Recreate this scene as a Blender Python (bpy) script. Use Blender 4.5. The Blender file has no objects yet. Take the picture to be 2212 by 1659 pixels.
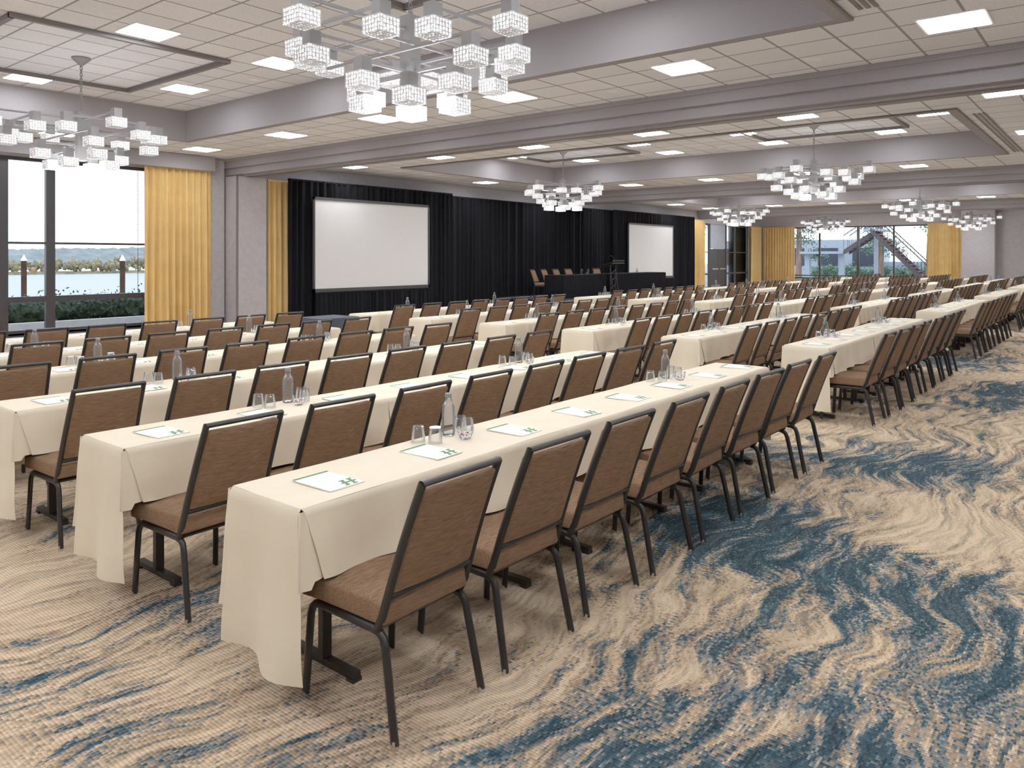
import bpy, bmesh, math, random
from mathutils import Vector, Matrix, noise as mnoise
random.seed(7)
ZOOM=None
scene=bpy.context.scene
COL=scene.collection
pi=math.pi
# ------------------------------------------------------------------ materials
def newmat(name):
    m=bpy.data.materials.new(name); m.use_nodes=True
    nt=m.node_tree
    for n in list(nt.nodes): nt.nodes.remove(n)
    out=nt.nodes.new('ShaderNodeOutputMaterial')
    return m,nt,out
def N(nt,typ,**kw):
    n=nt.nodes.new(typ)
    for k,v in kw.items(): setattr(n,k,v)
    return n
def L(nt,a,b): nt.links.new(a,b)
def pbr(name,col,rough=.5,metal=0,noise=None,bump=0,bscale=50,spec=.5,stretch=None,sheen=0):
    m,nt,out=newmat(name)
    b=N(nt,'ShaderNodeBsdfPrincipled')
    b.inputs['Base Color'].default_value=(*col,1); b.inputs['Roughness'].default_value=rough
    b.inputs['Metallic'].default_value=metal; b.inputs['Specular IOR Level'].default_value=spec
    b.inputs['Sheen Weight'].default_value=sheen
    L(nt,b.outputs[0],out.inputs[0])
    if noise or bump:
        tc=N(nt,'ShaderNodeTexCoord'); mp=N(nt,'ShaderNodeMapping')
        L(nt,tc.outputs['Object'],mp.inputs[0])
        if stretch: mp.inputs['Scale'].default_value=stretch
        nz=N(nt,'ShaderNodeTexNoise'); nz.inputs['Scale'].default_value=bscale; nz.inputs['Detail'].default_value=4
        L(nt,mp.outputs[0],nz.inputs['Vector'])
        if noise:
            r=N(nt,'ShaderNodeValToRGB')
            r.color_ramp.elements[0].position=.3; r.color_ramp.elements[1].position=.7
            r.color_ramp.elements[0].color=(*[c*(1-noise) for c in col],1)
            r.color_ramp.elements[1].color=(*[min(1,c*(1+noise)) for c in col],1)
            L(nt,nz.outputs[0],r.inputs[0]); L(nt,r.outputs[0],b.inputs['Base Color'])
        if bump:
            bp=N(nt,'ShaderNodeBump'); bp.inputs['Strength'].default_value=bump; bp.inputs['Distance'].default_value=.01
            L(nt,nz.outputs[0],bp.inputs['Height']); L(nt,bp.outputs[0],b.inputs['Normal'])
    return m
def emis(name,col,s):
    m,nt,out=newmat(name); e=N(nt,'ShaderNodeEmission'); e.inputs[0].default_value=(*col,1); e.inputs[1].default_value=s
    L(nt,e.outputs[0],out.inputs[0]); return m

def carpet():
    m,nt,out=newmat('carpet_material')
    b=N(nt,'ShaderNodeBsdfPrincipled'); b.inputs['Roughness'].default_value=.95; b.inputs['Specular IOR Level'].default_value=.1
    L(nt,b.outputs[0],out.inputs[0])
    g=N(nt,'ShaderNodeNewGeometry')
    sp=N(nt,'ShaderNodeSeparateXYZ'); L(nt,g.outputs['Position'],sp.inputs[0])
    def M(op,a,bb=None,c=None,clamp=False):
        n=N(nt,'ShaderNodeMath',operation=op); n.use_clamp=clamp
        for i,v in enumerate([a,bb,c]):
            if v is None: continue
            if isinstance(v,(int,float)): n.inputs[i].default_value=v
            else: L(nt,v,n.inputs[i])
        return n.outputs[0]
    ysn=M('SNAP',sp.outputs['Y'],.014); xsn=M('SNAP',sp.outputs['X'],.008)
    cb=N(nt,'ShaderNodeCombineXYZ'); L(nt,xsn,cb.inputs[0]); L(nt,ysn,cb.inputs[1])
    P=cb.outputs[0]
    def noise(vec,scale,detail=2,rough=.5,dist=0):
        n=N(nt,'ShaderNodeTexNoise'); n.inputs['Scale'].default_value=scale; n.inputs['Detail'].default_value=detail
        n.inputs['Roughness'].default_value=rough; n.inputs['Distortion'].default_value=dist
        L(nt,vec,n.inputs['Vector']); return n
    w=noise(P,.6,3)
    vs=N(nt,'ShaderNodeVectorMath',operation='SUBTRACT'); L(nt,w.outputs['Color'],vs.inputs[0]); vs.inputs[1].default_value=(.5,.5,.5)
    vm=N(nt,'ShaderNodeVectorMath',operation='MULTIPLY'); L(nt,vs.outputs[0],vm.inputs[0]); vm.inputs[1].default_value=(1.3,.7,0)
    va=N(nt,'ShaderNodeVectorMath',operation='ADD'); L(nt,P,va.inputs[0]); L(nt,vm.outputs[0],va.inputs[1])
    mp=N(nt,'ShaderNodeMapping'); mp.inputs['Rotation'].default_value=(0,0,math.radians(20)); mp.inputs['Scale'].default_value=(10,1.8,1); L(nt,va.outputs[0],mp.inputs[0])
    a=noise(mp.outputs[0],1.0,9,.73,.25)
    reg=noise(P,.6,3,.5)
    r2=M('MULTIPLY_ADD',reg.outputs[0],.60,-.35)
    v=M('ADD',a.outputs[0],r2)
    # woven medallion clusters of the pattern repeat
    spw=N(nt,'ShaderNodeSeparateXYZ'); L(nt,va.outputs[0],spw.inputs[0])
    for cx,cy,rx,ry,am in [(-1.35,2.3,1.1,1.0,.19),(-.75,3.8,.9,1.2,.19),(-1.75,4.7,.7,1.0,.17),(-1.5,7.0,1.1,1.3,.18),(-.3,2.2,.9,.9,.15),(-1.0,10.5,1.0,1.6,.17),(-1.9,14,.9,1.7,.16),(-1.0,18,.9,1.7,.15),(-3.4,1.5,.6,.8,.09),(-3.2,4.6,.6,1.3,.10),(-3.2,7.0,.8,.8,.10)]:
        dx=M('DIVIDE',M('SUBTRACT',spw.outputs['X'],cx),rx); dy=M('DIVIDE',M('SUBTRACT',spw.outputs['Y'],cy),ry)
        d2=M('ADD',M('MULTIPLY',dx,dx),M('MULTIPLY',dy,dy))
        k=M('SUBTRACT',1.0,d2,clamp=True)
        v=M('MULTIPLY_ADD',k,am,v)
    fine=noise(P,70,2)
    v=M('ADD',v,M('MULTIPLY_ADD',fine.outputs[0],.36,-.18))
    cr=N(nt,'ShaderNodeValToRGB'); e=cr.color_ramp.elements
    e[0].position=0; e[0].color=(.64,.485,.325,1)
    e[1].position=1; e[1].color=(.03,.06,.08,1)
    for p,c in [(.33,(.68,.53,.365,1)),(.42,(.73,.575,.405,1)),(.485,(.64,.48,.32,1)),(.52,(.45,.325,.21,1)),(.55,(.33,.285,.24,1)),(.58,(.16,.205,.225,1)),(.62,(.055,.105,.135,1)),(.68,(.022,.055,.08,1)),(.75,(.12,.15,.165,1)),(.78,(.03,.068,.095,1)),(.86,(.20,.21,.20,1)),(.90,(.03,.07,.09,1))]:
        x=cr.color_ramp.elements.new(p); x.color=c
    L(nt,v,cr.inputs[0])
    mp2=N(nt,'ShaderNodeMapping'); mp2.inputs['Scale'].default_value=(26,2.4,1); mp2.inputs['Rotation'].default_value=(0,0,math.radians(20)); L(nt,va.outputs[0],mp2.inputs[0])
    t=noise(mp2.outputs[0],1,7,.7)
    tr=N(nt,'ShaderNodeMapRange'); tr.inputs['From Min'].default_value=.42; tr.inputs['From Max'].default_value=.64; tr.inputs['To Min'].default_value=1.08; tr.inputs['To Max'].default_value=.55
    L(nt,t.outputs[0],tr.inputs['Value'])
    rib=M('SINE',M('MULTIPLY',sp.outputs['Y'],2*pi/.014))
    ribf=M('MULTIPLY_ADD',rib,.15,.94)
    mul=M('MULTIPLY',tr.outputs[0],ribf)
    mx=N(nt,'ShaderNodeVectorMath',operation='SCALE'); L(nt,cr.outputs[0],mx.inputs[0]); L(nt,mul,mx.inputs['Scale'])
    L(nt,mx.outputs[0],b.inputs['Base Color'])
    bp=N(nt,'ShaderNodeBump'); bp.inputs['Strength'].default_value=.3; bp.inputs['Distance'].default_value=.004
    L(nt,rib,bp.inputs['Height']); L(nt,bp.outputs[0],b.inputs['Normal'])
    return m

def ceiling_tiles():
    m,nt,out=newmat('ceiling_tile_material')
    b=N(nt,'ShaderNodeBsdfPrincipled'); b.inputs['Roughness'].default_value=.85
    L(nt,b.outputs[0],out.inputs[0])
    g=N(nt,'ShaderNodeNewGeometry')
    br=N(nt,'ShaderNodeTexBrick'); br.offset=0; br.squash=1
    br.inputs['Scale'].default_value=1; br.inputs['Brick Width'].default_value=.61; br.inputs['Row Height'].default_value=.61
    br.inputs['Mortar Size'].default_value=.016; br.inputs['Mortar Smooth'].default_value=.2
    br.inputs['Color1'].default_value=(.83,.84,.90,1); br.inputs['Color2'].default_value=(.73,.74,.80,1)
    br.inputs['Mortar'].default_value=(.29,.29,.32,1)
    L(nt,g.outputs['Position'],br.inputs['Vector'])
    nz=N(nt,'ShaderNodeTexNoise'); nz.inputs['Scale'].default_value=90; nz.inputs['Detail'].default_value=3
    L(nt,g.outputs['Position'],nz.inputs['Vector'])
    mr=N(nt,'ShaderNodeMapRange'); mr.inputs['From Min'].default_value=.35; mr.inputs['From Max'].default_value=.6; mr.inputs['To Min'].default_value=.84; mr.inputs['To Max'].default_value=1.03
    L(nt,nz.outputs[0],mr.inputs['Value'])
    mx=N(nt,'ShaderNodeVectorMath',operation='SCALE'); L(nt,br.outputs[0],mx.inputs[0]); L(nt,mr.outputs[0],mx.inputs['Scale'])
    L(nt,mx.outputs[0],b.inputs['Base Color'])
    return m

def glassy(name,tint=(.95,.97,.97),edge=.55,rough=.02,milk=0):
    m,nt,out=newmat(name)
    lw=N(nt,'ShaderNodeLayerWeight'); lw.inputs[0].default_value=edge
    tr=N(nt,'ShaderNodeBsdfTransparent'); tr.inputs[0].default_value=(*tint,1)
    gl=N(nt,'ShaderNodeBsdfGlossy'); gl.inputs['Roughness'].default_value=rough; gl.inputs[0].default_value=(.95,.97,1,1)
    mx=N(nt,'ShaderNodeMixShader'); L(nt,lw.outputs['Fresnel'],mx.inputs[0]); L(nt,tr.outputs[0],mx.inputs[1]); L(nt,gl.outputs[0],mx.inputs[2])
    o=mx.outputs[0]
    if milk:
        d=N(nt,'ShaderNodeBsdfTranslucent'); d.inputs[0].default_value=(.95,.97,1,1)
        m2=N(nt,'ShaderNodeMixShader'); m2.inputs[0].default_value=milk; L(nt,o,m2.inputs[1]); L(nt,d.outputs[0],m2.inputs[2]); o=m2.outputs[0]
    L(nt,o,out.inputs[0]); return m

def fabric_brown():
    m,nt,out=newmat('brown_weave_material')
    b=N(nt,'ShaderNodeBsdfPrincipled'); b.inputs['Roughness'].default_value=.85; b.inputs['Specular IOR Level'].default_value=.15
    L(nt,b.outputs[0],out.inputs[0])
    tc=N(nt,'ShaderNodeTexCoord'); mp=N(nt,'ShaderNodeMapping'); mp.inputs['Scale'].default_value=(110,10,300)
    L(nt,tc.outputs['Object'],mp.inputs[0])
    nz=N(nt,'ShaderNodeTexNoise'); nz.inputs['Scale'].default_value=1.6; nz.inputs['Detail'].default_value=3; L(nt,mp.outputs[0],nz.inputs[0])
    r=N(nt,'ShaderNodeValToRGB'); e=r.color_ramp.elements
    e[0].position=.25; e[0].color=(.125,.070,.040,1); e[1].position=.78; e[1].color=(.35,.215,.13,1)
    L(nt,nz.outputs[0],r.inputs[0]); L(nt,r.outputs[0],b.inputs['Base Color'])
    bp=N(nt,'ShaderNodeBump'); bp.inputs['Strength'].default_value=.2; bp.inputs['Distance'].default_value=.003
    L(nt,nz.outputs[0],bp.inputs['Height']); L(nt,bp.outputs[0],b.inputs['Normal'])
    return m

def foliage(name,c1,c2,c3,scale):
    m,nt,out=newmat(name)
    b=N(nt,'ShaderNodeBsdfPrincipled'); b.inputs['Roughness'].default_value=.8
    L(nt,b.outputs[0],out.inputs[0])
    g=N(nt,'ShaderNodeNewGeometry'); nz=N(nt,'ShaderNodeTexNoise'); nz.inputs['Scale'].default_value=scale; nz.inputs['Detail'].default_value=5; nz.inputs['Roughness'].default_value=.7
    L(nt,g.outputs['Position'],nz.inputs[0])
    r=N(nt,'ShaderNodeValToRGB'); e=r.color_ramp.elements
    e[0].position=.35; e[0].color=(*c1,1); e[1].position=.65; e[1].color=(*c3,1)
    x=r.color_ramp.elements.new(.5); x.color=(*c2,1)
    L(nt,nz.outputs[0],r.inputs[0]); L(nt,r.outputs[0],b.inputs['Base Color'])
    return m

m_carpet=carpet(); m_tile=ceiling_tiles()
m_wall=pbr('plaster_wall_material',(.41,.39,.41),.85,noise=.07,bump=.6,bscale=9)
m_soffit=pbr('soffit_wallcovering_material',(.30,.283,.305),.85,noise=.07,bscale=70,stretch=(1,1,1),spec=.15)
m_trimdark=pbr('taupe_trim_material',(.15,.137,.14),.5)
m_white=pbr('white_paint_material',(.85,.84,.84),.5)
m_panel=emis('light_lens_material',(.98,.985,1),21)
m_frame=pbr('black_metal_material',(.010,.009,.010),.38,noise=.2,bscale=30)
m_fabric=fabric_brown()
m_glide=pbr('chrome_glide_material',(.7,.7,.7),.25,metal=1)
m_cloth=pbr('ivory_tablecloth_material',(.83,.735,.565),.7,noise=.03,bscale=6,bump=.3,sheen=.1)
m_wood=pbr('dark_wood_material',(.016,.012,.010),.5,noise=.3,bscale=12,stretch=(1,6,1))
m_gold=pbr('gold_curtain_material',(.70,.47,.17),.7,noise=.07,bscale=3,sheen=.1)
m_black=pbr('black_velour_material',(.0030,.0034,.0058),.9,noise=.25,bscale=4,spec=.2)
m_screen=pbr('screen_surface_material',(.72,.72,.74),.8)
m_screenframe=pbr('screen_border_material',(.04,.04,.045),.5)
m_alu=pbr('bronze_window_frame_material',(.03,.028,.032),.4,noise=.1,bscale=20)
m_glass=glassy('window_glass_material',(.97,.985,1),.08)
m_tumbler=glassy('drinking_glass_material',(.93,.945,.955),.32,milk=.05)
m_paper=pbr('paper_material',(.93,.94,.95),.7)
m_green=pbr('green_print_material',(.05,.25,.06),.6)
m_metalgrey=pbr('grey_painted_metal_material',(.24,.235,.245),.5,noise=.05,bscale=10)
m_candy=pbr('red_candy_material',(.5,.04,.05),.3,noise=.8,bscale=60)
m_concrete=pbr('patio_concrete_material',(.36,.35,.34),.9,noise=.25,bscale=14)
m_curb=pbr('curb_material',(.5,.47,.44),.9,noise=.1,bscale=5)
m_pile=pbr('piling_wood_material',(.055,.030,.020),.9,noise=.3,bscale=3,spec=.1)
m_water,nt,out=newmat('river_water_material')
b=N(nt,'ShaderNodeBsdfPrincipled'); b.inputs['Base Color'].default_value=(.26,.30,.33,1); b.inputs['Roughness'].default_value=.4; b.inputs['Specular IOR Level'].default_value=.35
L(nt,b.outputs[0],out.inputs[0]); g=N(nt,'ShaderNodeNewGeometry'); nz=N(nt,'ShaderNodeTexNoise'); nz.inputs['Scale'].default_value=.6; nz.inputs['Detail'].default_value=5
L(nt,g.outputs['Position'],nz.inputs[0]); bp=N(nt,'ShaderNodeBump'); bp.inputs['Strength'].default_value=.6; bp.inputs['Distance'].default_value=.4; L(nt,nz.outputs[0],bp.inputs['Height']); L(nt,bp.outputs[0],b.inputs['Normal'])
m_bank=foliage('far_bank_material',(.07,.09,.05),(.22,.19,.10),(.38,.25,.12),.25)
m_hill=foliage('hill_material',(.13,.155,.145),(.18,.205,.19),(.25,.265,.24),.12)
m_leaf=foliage('hedge_leaf_material',(.005,.009,.004),(.018,.032,.012),(.06,.085,.03),9)
m_leaf2=foliage('tree_leaf_material',(.04,.08,.05),(.12,.20,.11),(.35,.45,.32),2.5)
m_bark=pbr('redwood_bark_material',(.26,.16,.115),.9,noise=.5,bscale=4,stretch=(3,3,.3))
m_bluegrey=pbr('blue_grey_siding_material',(.42,.48,.56),.8,noise=.06,bscale=3)
m_bluedark=pbr('dark_blue_grey_material',(.05,.06,.09),.7)
m_stair=pbr('brown_grey_steel_material',(.10,.085,.085),.6)
m_red=pbr('red_brown_tread_material',(.20,.07,.055),.7)
m_block,nt,out=newmat('etched_glass_block_material')
b=N(nt,'ShaderNodeBsdfPrincipled'); b.inputs['Base Color'].default_value=(.80,.80,.82,1); b.inputs['Roughness'].default_value=.12
b.inputs['Emission Color'].default_value=(1,.985,.97,1)
tc=N(nt,'ShaderNodeTexCoord'); nz=N(nt,'ShaderNodeTexNoise'); nz.inputs['Scale'].default_value=55; nz.inputs['Detail'].default_value=2; L(nt,tc.outputs['Object'],nz.inputs[0])
mr=N(nt,'ShaderNodeMapRange'); mr.inputs['From Min'].default_value=.38; mr.inputs['From Max'].default_value=.62; mr.inputs['To Min'].default_value=.1; mr.inputs['To Max'].default_value=1.15
L(nt,nz.outputs[0],mr.inputs['Value']); L(nt,mr.outputs[0],b.inputs['Emission Strength'])
tr=N(nt,'ShaderNodeBsdfTransparent'); tr.inputs[0].default_value=(.95,.96,.97,1)
mx=N(nt,'ShaderNodeMixShader'); mx.inputs[0].default_value=.70; L(nt,tr.outputs[0],mx.inputs[1]); L(nt,b.outputs[0],mx.inputs[2]); L(nt,mx.outputs[0],out.inputs[0])
m_blockedge=pbr('glass_block_edge_material',(.60,.60,.62),.12)

# ------------------------------------------------------------------ mesh builder
class MB:
    def __init__(s): s.v=[];s.f=[];s.m=[]
    def box(s,x0,x1,y0,y1,z0,z1,mi=0,T=None):
        o=len(s.v)
        c=[(x,y,z) for z in(z0,z1) for y in(y0,y1) for x in(x0,x1)]
        if T: c=[tuple(T(Vector(p))) for p in c]
        s.v+=c
        for q in [(0,2,3,1),(4,5,7,6),(0,1,5,4),(2,6,7,3),(0,4,6,2),(1,3,7,5)]:
            s.f.append([o+i for i in q]); s.m.append(mi)
    def grid(s,fn,nu,nv,mi=0,flip=False):
        o=len(s.v)
        for j in range(nv+1):
            for i in range(nu+1): s.v.append(tuple(fn(i/nu,j/nv)))
        for j in range(nv):
            for i in range(nu):
                a=o+j*(nu+1)+i; q=[a,a+1,a+nu+2,a+nu+1]
                if flip: q.reverse()
                s.f.append(q); s.m.append(mi)
    def tube(s,pts,rx,ry=None,seg=8,mi=0,taper=None,up=(0,1,0)):
        ry=ry or rx; pts=[Vector(p) for p in pts]; o=len(s.v); n=len(pts)
        for k,p in enumerate(pts):
            d=(pts[min(k+1,n-1)]-pts[max(k-1,0)]).normalized()
            u=Vector(up)
            if abs(d.dot(u))>.95: u=Vector((1,0,0))
            a=d.cross(u).normalized(); c=d.cross(a).normalized()
            t=taper[k] if taper else 1
            for i in range(seg):
                th=2*pi*i/seg
                s.v.append(tuple(p+a*math.cos(th)*rx*t+c*math.sin(th)*ry*t))
        for k in range(n-1):
            for i in range(seg):
                j=(i+1)%seg
                s.f.append([o+k*seg+i,o+k*seg+j,o+(k+1)*seg+j,o+(k+1)*seg+i]); s.m.append(mi)
        s.f.append([o+i for i in range(seg)]); s.m.append(mi)
        s.f.append([o+(n-1)*seg+i for i in reversed(range(seg))]); s.m.append(mi)
    def lathe(s,prof,seg=16,mi=0,c=(0,0,0)):
        o=len(s.v); n=len(prof)
        for r,z in prof:
            for i in range(seg):
                th=2*pi*i/seg; s.v.append((c[0]+r*math.cos(th),c[1]+r*math.sin(th),c[2]+z))
        for k in range(n-1):
            for i in range(seg):
                j=(i+1)%seg
                s.f.append([o+k*seg+i,o+k*seg+j,o+(k+1)*seg+j,o+(k+1)*seg+i]); s.m.append(mi)
    def rbox(s,hx,hy,hz,r,mi=0,T=None,dens=(2,2,2)):
        h=(hx,hy,hz)
        def ticks(a,n):
            H=h[a]; inner=[-H+r+(2*H-2*r)*i/n for i in range(n+1)]
            return [-H,-H+r*.35]+inner+[H-r*.35,H]
        tk=[ticks(a,dens[a]) for a in range(3)]
        for ax in range(3):
            u,w=(ax+1)%3,(ax+2)%3
            for sg in(-1,1):
                o=len(s.v); A=tk[u];B=tk[w]
                for bb in B:
                    for a in A:
                        p=[0,0,0]; p[ax]=sg*h[ax]; p[u]=a; p[w]=bb
                        q=Vector([max(-(h[i]-r),min(h[i]-r,p[i])) for i in range(3)])
                        d=Vector(p)-q
                        d=d.normalized()*r if d.length>1e-9 else d
                        P=q+d
                        if T: P=T(P)
                        s.v.append(tuple(P))
                nu=len(A)
                for j in range(len(B)-1):
                    for i in range(nu-1):
                        a=o+j*nu+i; qd=[a,a+1,a+nu+1,a+nu]
                        if sg<0: qd.reverse()
                        s.f.append(qd); s.m.append(mi)
    def torus(s,c,R,r,axis='x',sz=1.0,seg=10,rs=5,mi=0):
        o=len(s.v)
        for i in range(seg):
            a=2*pi*i/seg
            for j in range(rs):
                bb=2*pi*j/rs; rr=R+r*math.cos(bb)
                p=(rr*math.cos(a),rr*math.sin(a)*sz,r*math.sin(bb))
                if axis=='x': p=(p[2],p[0],p[1])
                elif axis=='y': p=(p[0],p[2],p[1])
                s.v.append((c[0]+p[0],c[1]+p[1],c[2]+p[2]))
        for i in range(seg):
            for j in range(rs):
                i2=(i+1)%seg;j2=(j+1)%rs
                s.f.append([o+i*rs+j,o+i2*rs+j,o+i2*rs+j2,o+i*rs+j2]); s.m.append(mi)
    def mesh(s,name,mats,smooth=None,merge=True,bevel=0):
        me=bpy.data.meshes.new(name); me.from_pydata(s.v,[],s.f)
        for m in mats: me.materials.append(m)
        me.polygons.foreach_set('material_index',s.m)
        bm=bmesh.new(); bm.from_mesh(me)
        if merge: bmesh.ops.remove_doubles(bm,verts=bm.verts,dist=1e-5)
        if bevel:
            bmesh.ops.bevel(bm,geom=[e for e in bm.edges if len(e.link_faces)==2 and e.calc_face_angle(0)>.6],offset=bevel,segments=2,affect='EDGES',profile=.5)
        bmesh.ops.recalc_face_normals(bm,faces=bm.faces)
        bm.to_mesh(me); bm.free()
        if smooth is not None:
            me.shade_smooth()
            me.set_sharp_from_angle(angle=math.radians(smooth))
        return me
    def obj(s,name,mats,smooth=None,**kw):
        o=bpy.data.objects.new(name,s.mesh(name,mats,smooth,**kw)); COL.objects.link(o); return o
def top(o,label,cat,group=None,loc=None,rz=None,kind=None):
    o['label']=label; o['category']=cat
    if group: o['group']=group
    if kind: o['kind']=kind
    if loc is not None: o.location=loc
    if rz is not None: o.rotation_euler=(0,0,rz)
    return o
def struct(o):
    o['kind']='structure'
    return o
def inst(me,name,label,cat,group,loc,rz=0):
    o=bpy.data.objects.new(name,me); COL.objects.link(o)
    return top(o,label,cat,group,loc,rz)
def empty(name):
    e=bpy.data.objects.new(name,None); e.empty_display_size=.2; COL.objects.link(e); return e
def part(me,name,parent,loc=(0,0,0),label=None):
    o=bpy.data.objects.new(name,me); COL.objects.link(o); o.parent=parent; o.location=loc
    if label: o['label']=label
    return o
def copytree(src,loc,rz=0,label=None,group=None):
    n=src.copy(); COL.objects.link(n); n.location=loc; n.rotation_euler=(0,0,rz)
    if label: n['label']=label
    if group: n['group']=group
    for c in src.children:
        k=c.copy(); COL.objects.link(k); k.parent=n
    return n
def sbox(name,x0,x1,y0,y1,z0,z1,mat,bevel=0):
    b=MB(); b.box(x0,x1,y0,y1,z0,z1); return struct(b.obj(name,[mat],bevel=bevel))

# ------------------------------------------------------------------ room shell
XL,XR,YB,YF=-17.1,3.0,-4.0,44.5
ZL,ZT=4.0,4.57
trays=[(1.3,7.8),(13.9,20.4),(27.0,33.4),(39.6,43.8)]
TX0,TX1=-14.7,-2.25
headers=[10.0,23.2,36.2]
b=MB(); b.box(XL-.3,XR+.3,YB-.3,YF+.3,-.2,0); struct(b.obj('floor',[m_carpet]))
b=MB(); h6=.06
def cq(x0,x1,y0,y1,z): b.box(x0,x1,y0,y1,z,z+.05)
cq(XL,TX0-h6,YB,YF,ZL); cq(TX1+h6,XR,YB,YF,ZL)
ys=[YB]+[y for t in trays for y in (t[0]-h6,t[1]+h6)]+[YF]
for i in range(0,len(ys),2): cq(TX0-h6,TX1+h6,ys[i],ys[i+1],ZL)
for y0,y1 in trays: cq(TX0-h6,TX1+h6,y0-h6,y1+h6,ZT)
struct(b.obj('ceiling',[m_tile],merge=False))
tn=1
def trim(b,mats,**k):
    global tn
    o=b.obj('trim_%d'%tn,mats,**k); tn+=1; return struct(o)
for y0,y1 in trays:
    b=MB(); t=.12
    b.box(TX0-t,TX0,y0-t,y1+t,ZL-.03,ZT+.05); b.box(TX1,TX1+t,y0-t,y1+t,ZL-.03,ZT+.05)
    b.box(TX0,TX1,y0-t,y0,ZL-.03,ZT+.05); b.box(TX0,TX1,y1,y1+t,ZL-.03,ZT+.05)
    trim(b,[m_soffit],merge=False)
    b=MB(); e=.03
    b.box(TX0-t-e,TX0-t,y0-t-e,y1+t+e,ZL-.03,ZL-.002); b.box(TX1+t,TX1+t+e,y0-t-e,y1+t+e,ZL-.03,ZL-.002)
    b.box(TX0-t,TX1+t,y0-t-e,y0-t,ZL-.03,ZL-.002); b.box(TX0-t,TX1+t,y1+t,y1+t+e,ZL-.03,ZL-.002)
    trim(b,[m_trimdark],merge=False)
    b=MB()
    for k in range(3): b.box(TX1+.26+.07*k,TX1+.30+.07*k,y0+.6,y1-.1,ZL-.012,ZL-.001)
    trim(b,[m_trimdark],merge=False)
for i,y in enumerate(headers):
    b=MB()
    b.box(XL,XR,y,y+.75,3.78,ZL+.02); b.box(XL,XR,y+.09,y+.66,3.62,3.79); b.box(XL,XR,y+.20,y+.55,3.58,3.63)
    trim(b,[m_soffit],merge=False)
    b=MB(); b.box(XL,XR,y-.03,y,3.93,3.999); b.box(XL,XR,y+.75,y+.78,3.93,3.999); b.box(XL,XR,y+.30,y+.45,3.572,3.579,1)
    trim(b,[m_soffit,m_trimdark],merge=False)
CH=[(-4.95,4.7),(-11.95,4.75),(-12.15,17.3),(-5.4,17.3),(-12.5,30.4),(-5.8,30.4),(-12.5,41.9),(-5.8,41.9)]
for x,y in CH:
    b=MB(); a,c,w=1.58,1.4,.07
    for s in(-1,1):
        b.box(x+s*a-w/2,x+s*a+w/2,y-c-w/2,y+c+w/2,ZT-.06,ZT); b.box(x-a,x+a,y+s*c-w/2,y+s*c+w/2,ZT-.06,ZT)
    trim(b,[m_trimdark],merge=False)
W=MB()
W.box(XL-.25,XL,YB,1.0,0,4.05); W.box(XL-.25,XL,1.0,8.95,3.64,4.05); W.box(XL-.25,XL,1.0,8.95,-.02,.06)
W.box(XL-.25,XL,8.95,35.4,0,4.05); W.box(XL-.25,XL,35.4,43.0,3.4,4.05); W.box(XL-.25,XL,43.0,YF+.25,0,4.05)
struct(W.obj('wall_left',[m_wall],merge=False))
W=MB()
W.box(XL,-15.6,YF,YF+.25,0,4.05); W.box(-15.6,-7.6,YF,YF+.25,3.35,4.05); W.box(-15.6,-7.6,YF,YF+.25,0,.42); W.box(-7.6,XR,YF,YF+.25,0,4.05)
struct(W.obj('wall_far',[m_wall],merge=False))
sbox('wall_right',XR,XR+.25,YB,YF,0,4.05,m_wall)
sbox('wall_back',XL,XR,YB-.25,YB,0,4.05,m_wall)
b=MB(); b.box(XL,-16.5,10.05,10.85,0,3.6); trim(b,[m_wall],bevel=.03)
b=MB(); b.box(XL+.001,XL+.12,9.62,10.0,0,3.99); trim(b,[m_wall],bevel=.02)
b=MB(); b.box(-6.5,-5.05,43.75,44.5,0,3.99); trim(b,[m_wall],bevel=.06)
b=MB(); b.box(-16.52,-16.49,10.02,10.06,0,3.6); trim(b,[m_trimdark],merge=False)
b=MB(); b.box(XL,-16.75,YB,9.6,3.72,3.8); b.box(-16.8,-16.72,YB,9.6,3.66,3.99); trim(b,[m_soffit],merge=False)
sbox('baseboard_left',XL,XL+.02,11.1,35.3,0,.1,m_trimdark); sbox('baseboard_far',-5.0,XR,YF-.02,YF,0,.1,m_trimdark)

def window(name,axis,pos,bars,z0,z1,hz,t=.07,depth=.10):
    b=MB()
    def bx(a0,a1,zz0,zz1,d0,d1,mi):
        if axis=='x': b.box(pos+d0,pos+d1,a0,a1,zz0,zz1,mi)
        else: b.box(a0,a1,pos+d0,pos+d1,zz0,zz1,mi)
    for p,w in bars: bx(p-w/2,p+w/2,z0,z1,-depth/2,depth/2,0)
    a0=bars[0][0];a1=bars[-1][0]
    for z,w in [(z0+t/2,t),(z1-t/2,t)]+hz: bx(a0,a1,z-w/2,z+w/2,-depth/2+.005,depth/2-.005,0)
    bx(a0,a1,z0,z1,-.004,.004,1)
    return struct(b.obj(name,[m_alu,m_glass],merge=False))
window('window_1','x',XL-.06,[(1.05,.1),(3.6,.16),(5.36,.2),(6.22,.17),(8.92,.1)],.06,3.64,[(.80,.11),(1.93,.045),(.14,.1)])
window('window_2','x',XL-.1,[(35.45,.1),(36.5,.1),(37.85,.14)],.0,3.4,[(.75,.08),(1.9,.05)])
window('window_3','x',XL-.1,[(39.95,.14),(41.2,.1),(42.95,.1)],.0,3.4,[(.75,.08),(1.9,.05)])
window('window_4','y',YF+.1,[(-15.55,.1),(-13.6,.08),(-11.55,.12),(-9.75,.08),(-7.65,.1)],.42,3.35,[(.60,.06)])
b=MB(); b.box(XL-.16,XL-.08,37.92,39.88,2.1,3.4,1); b.box(XL-.15,XL-.07,37.92,38.88,.01,2.08,0); b.box(XL-.15,XL-.07,38.9,39.88,.01,2.08,0)
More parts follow.
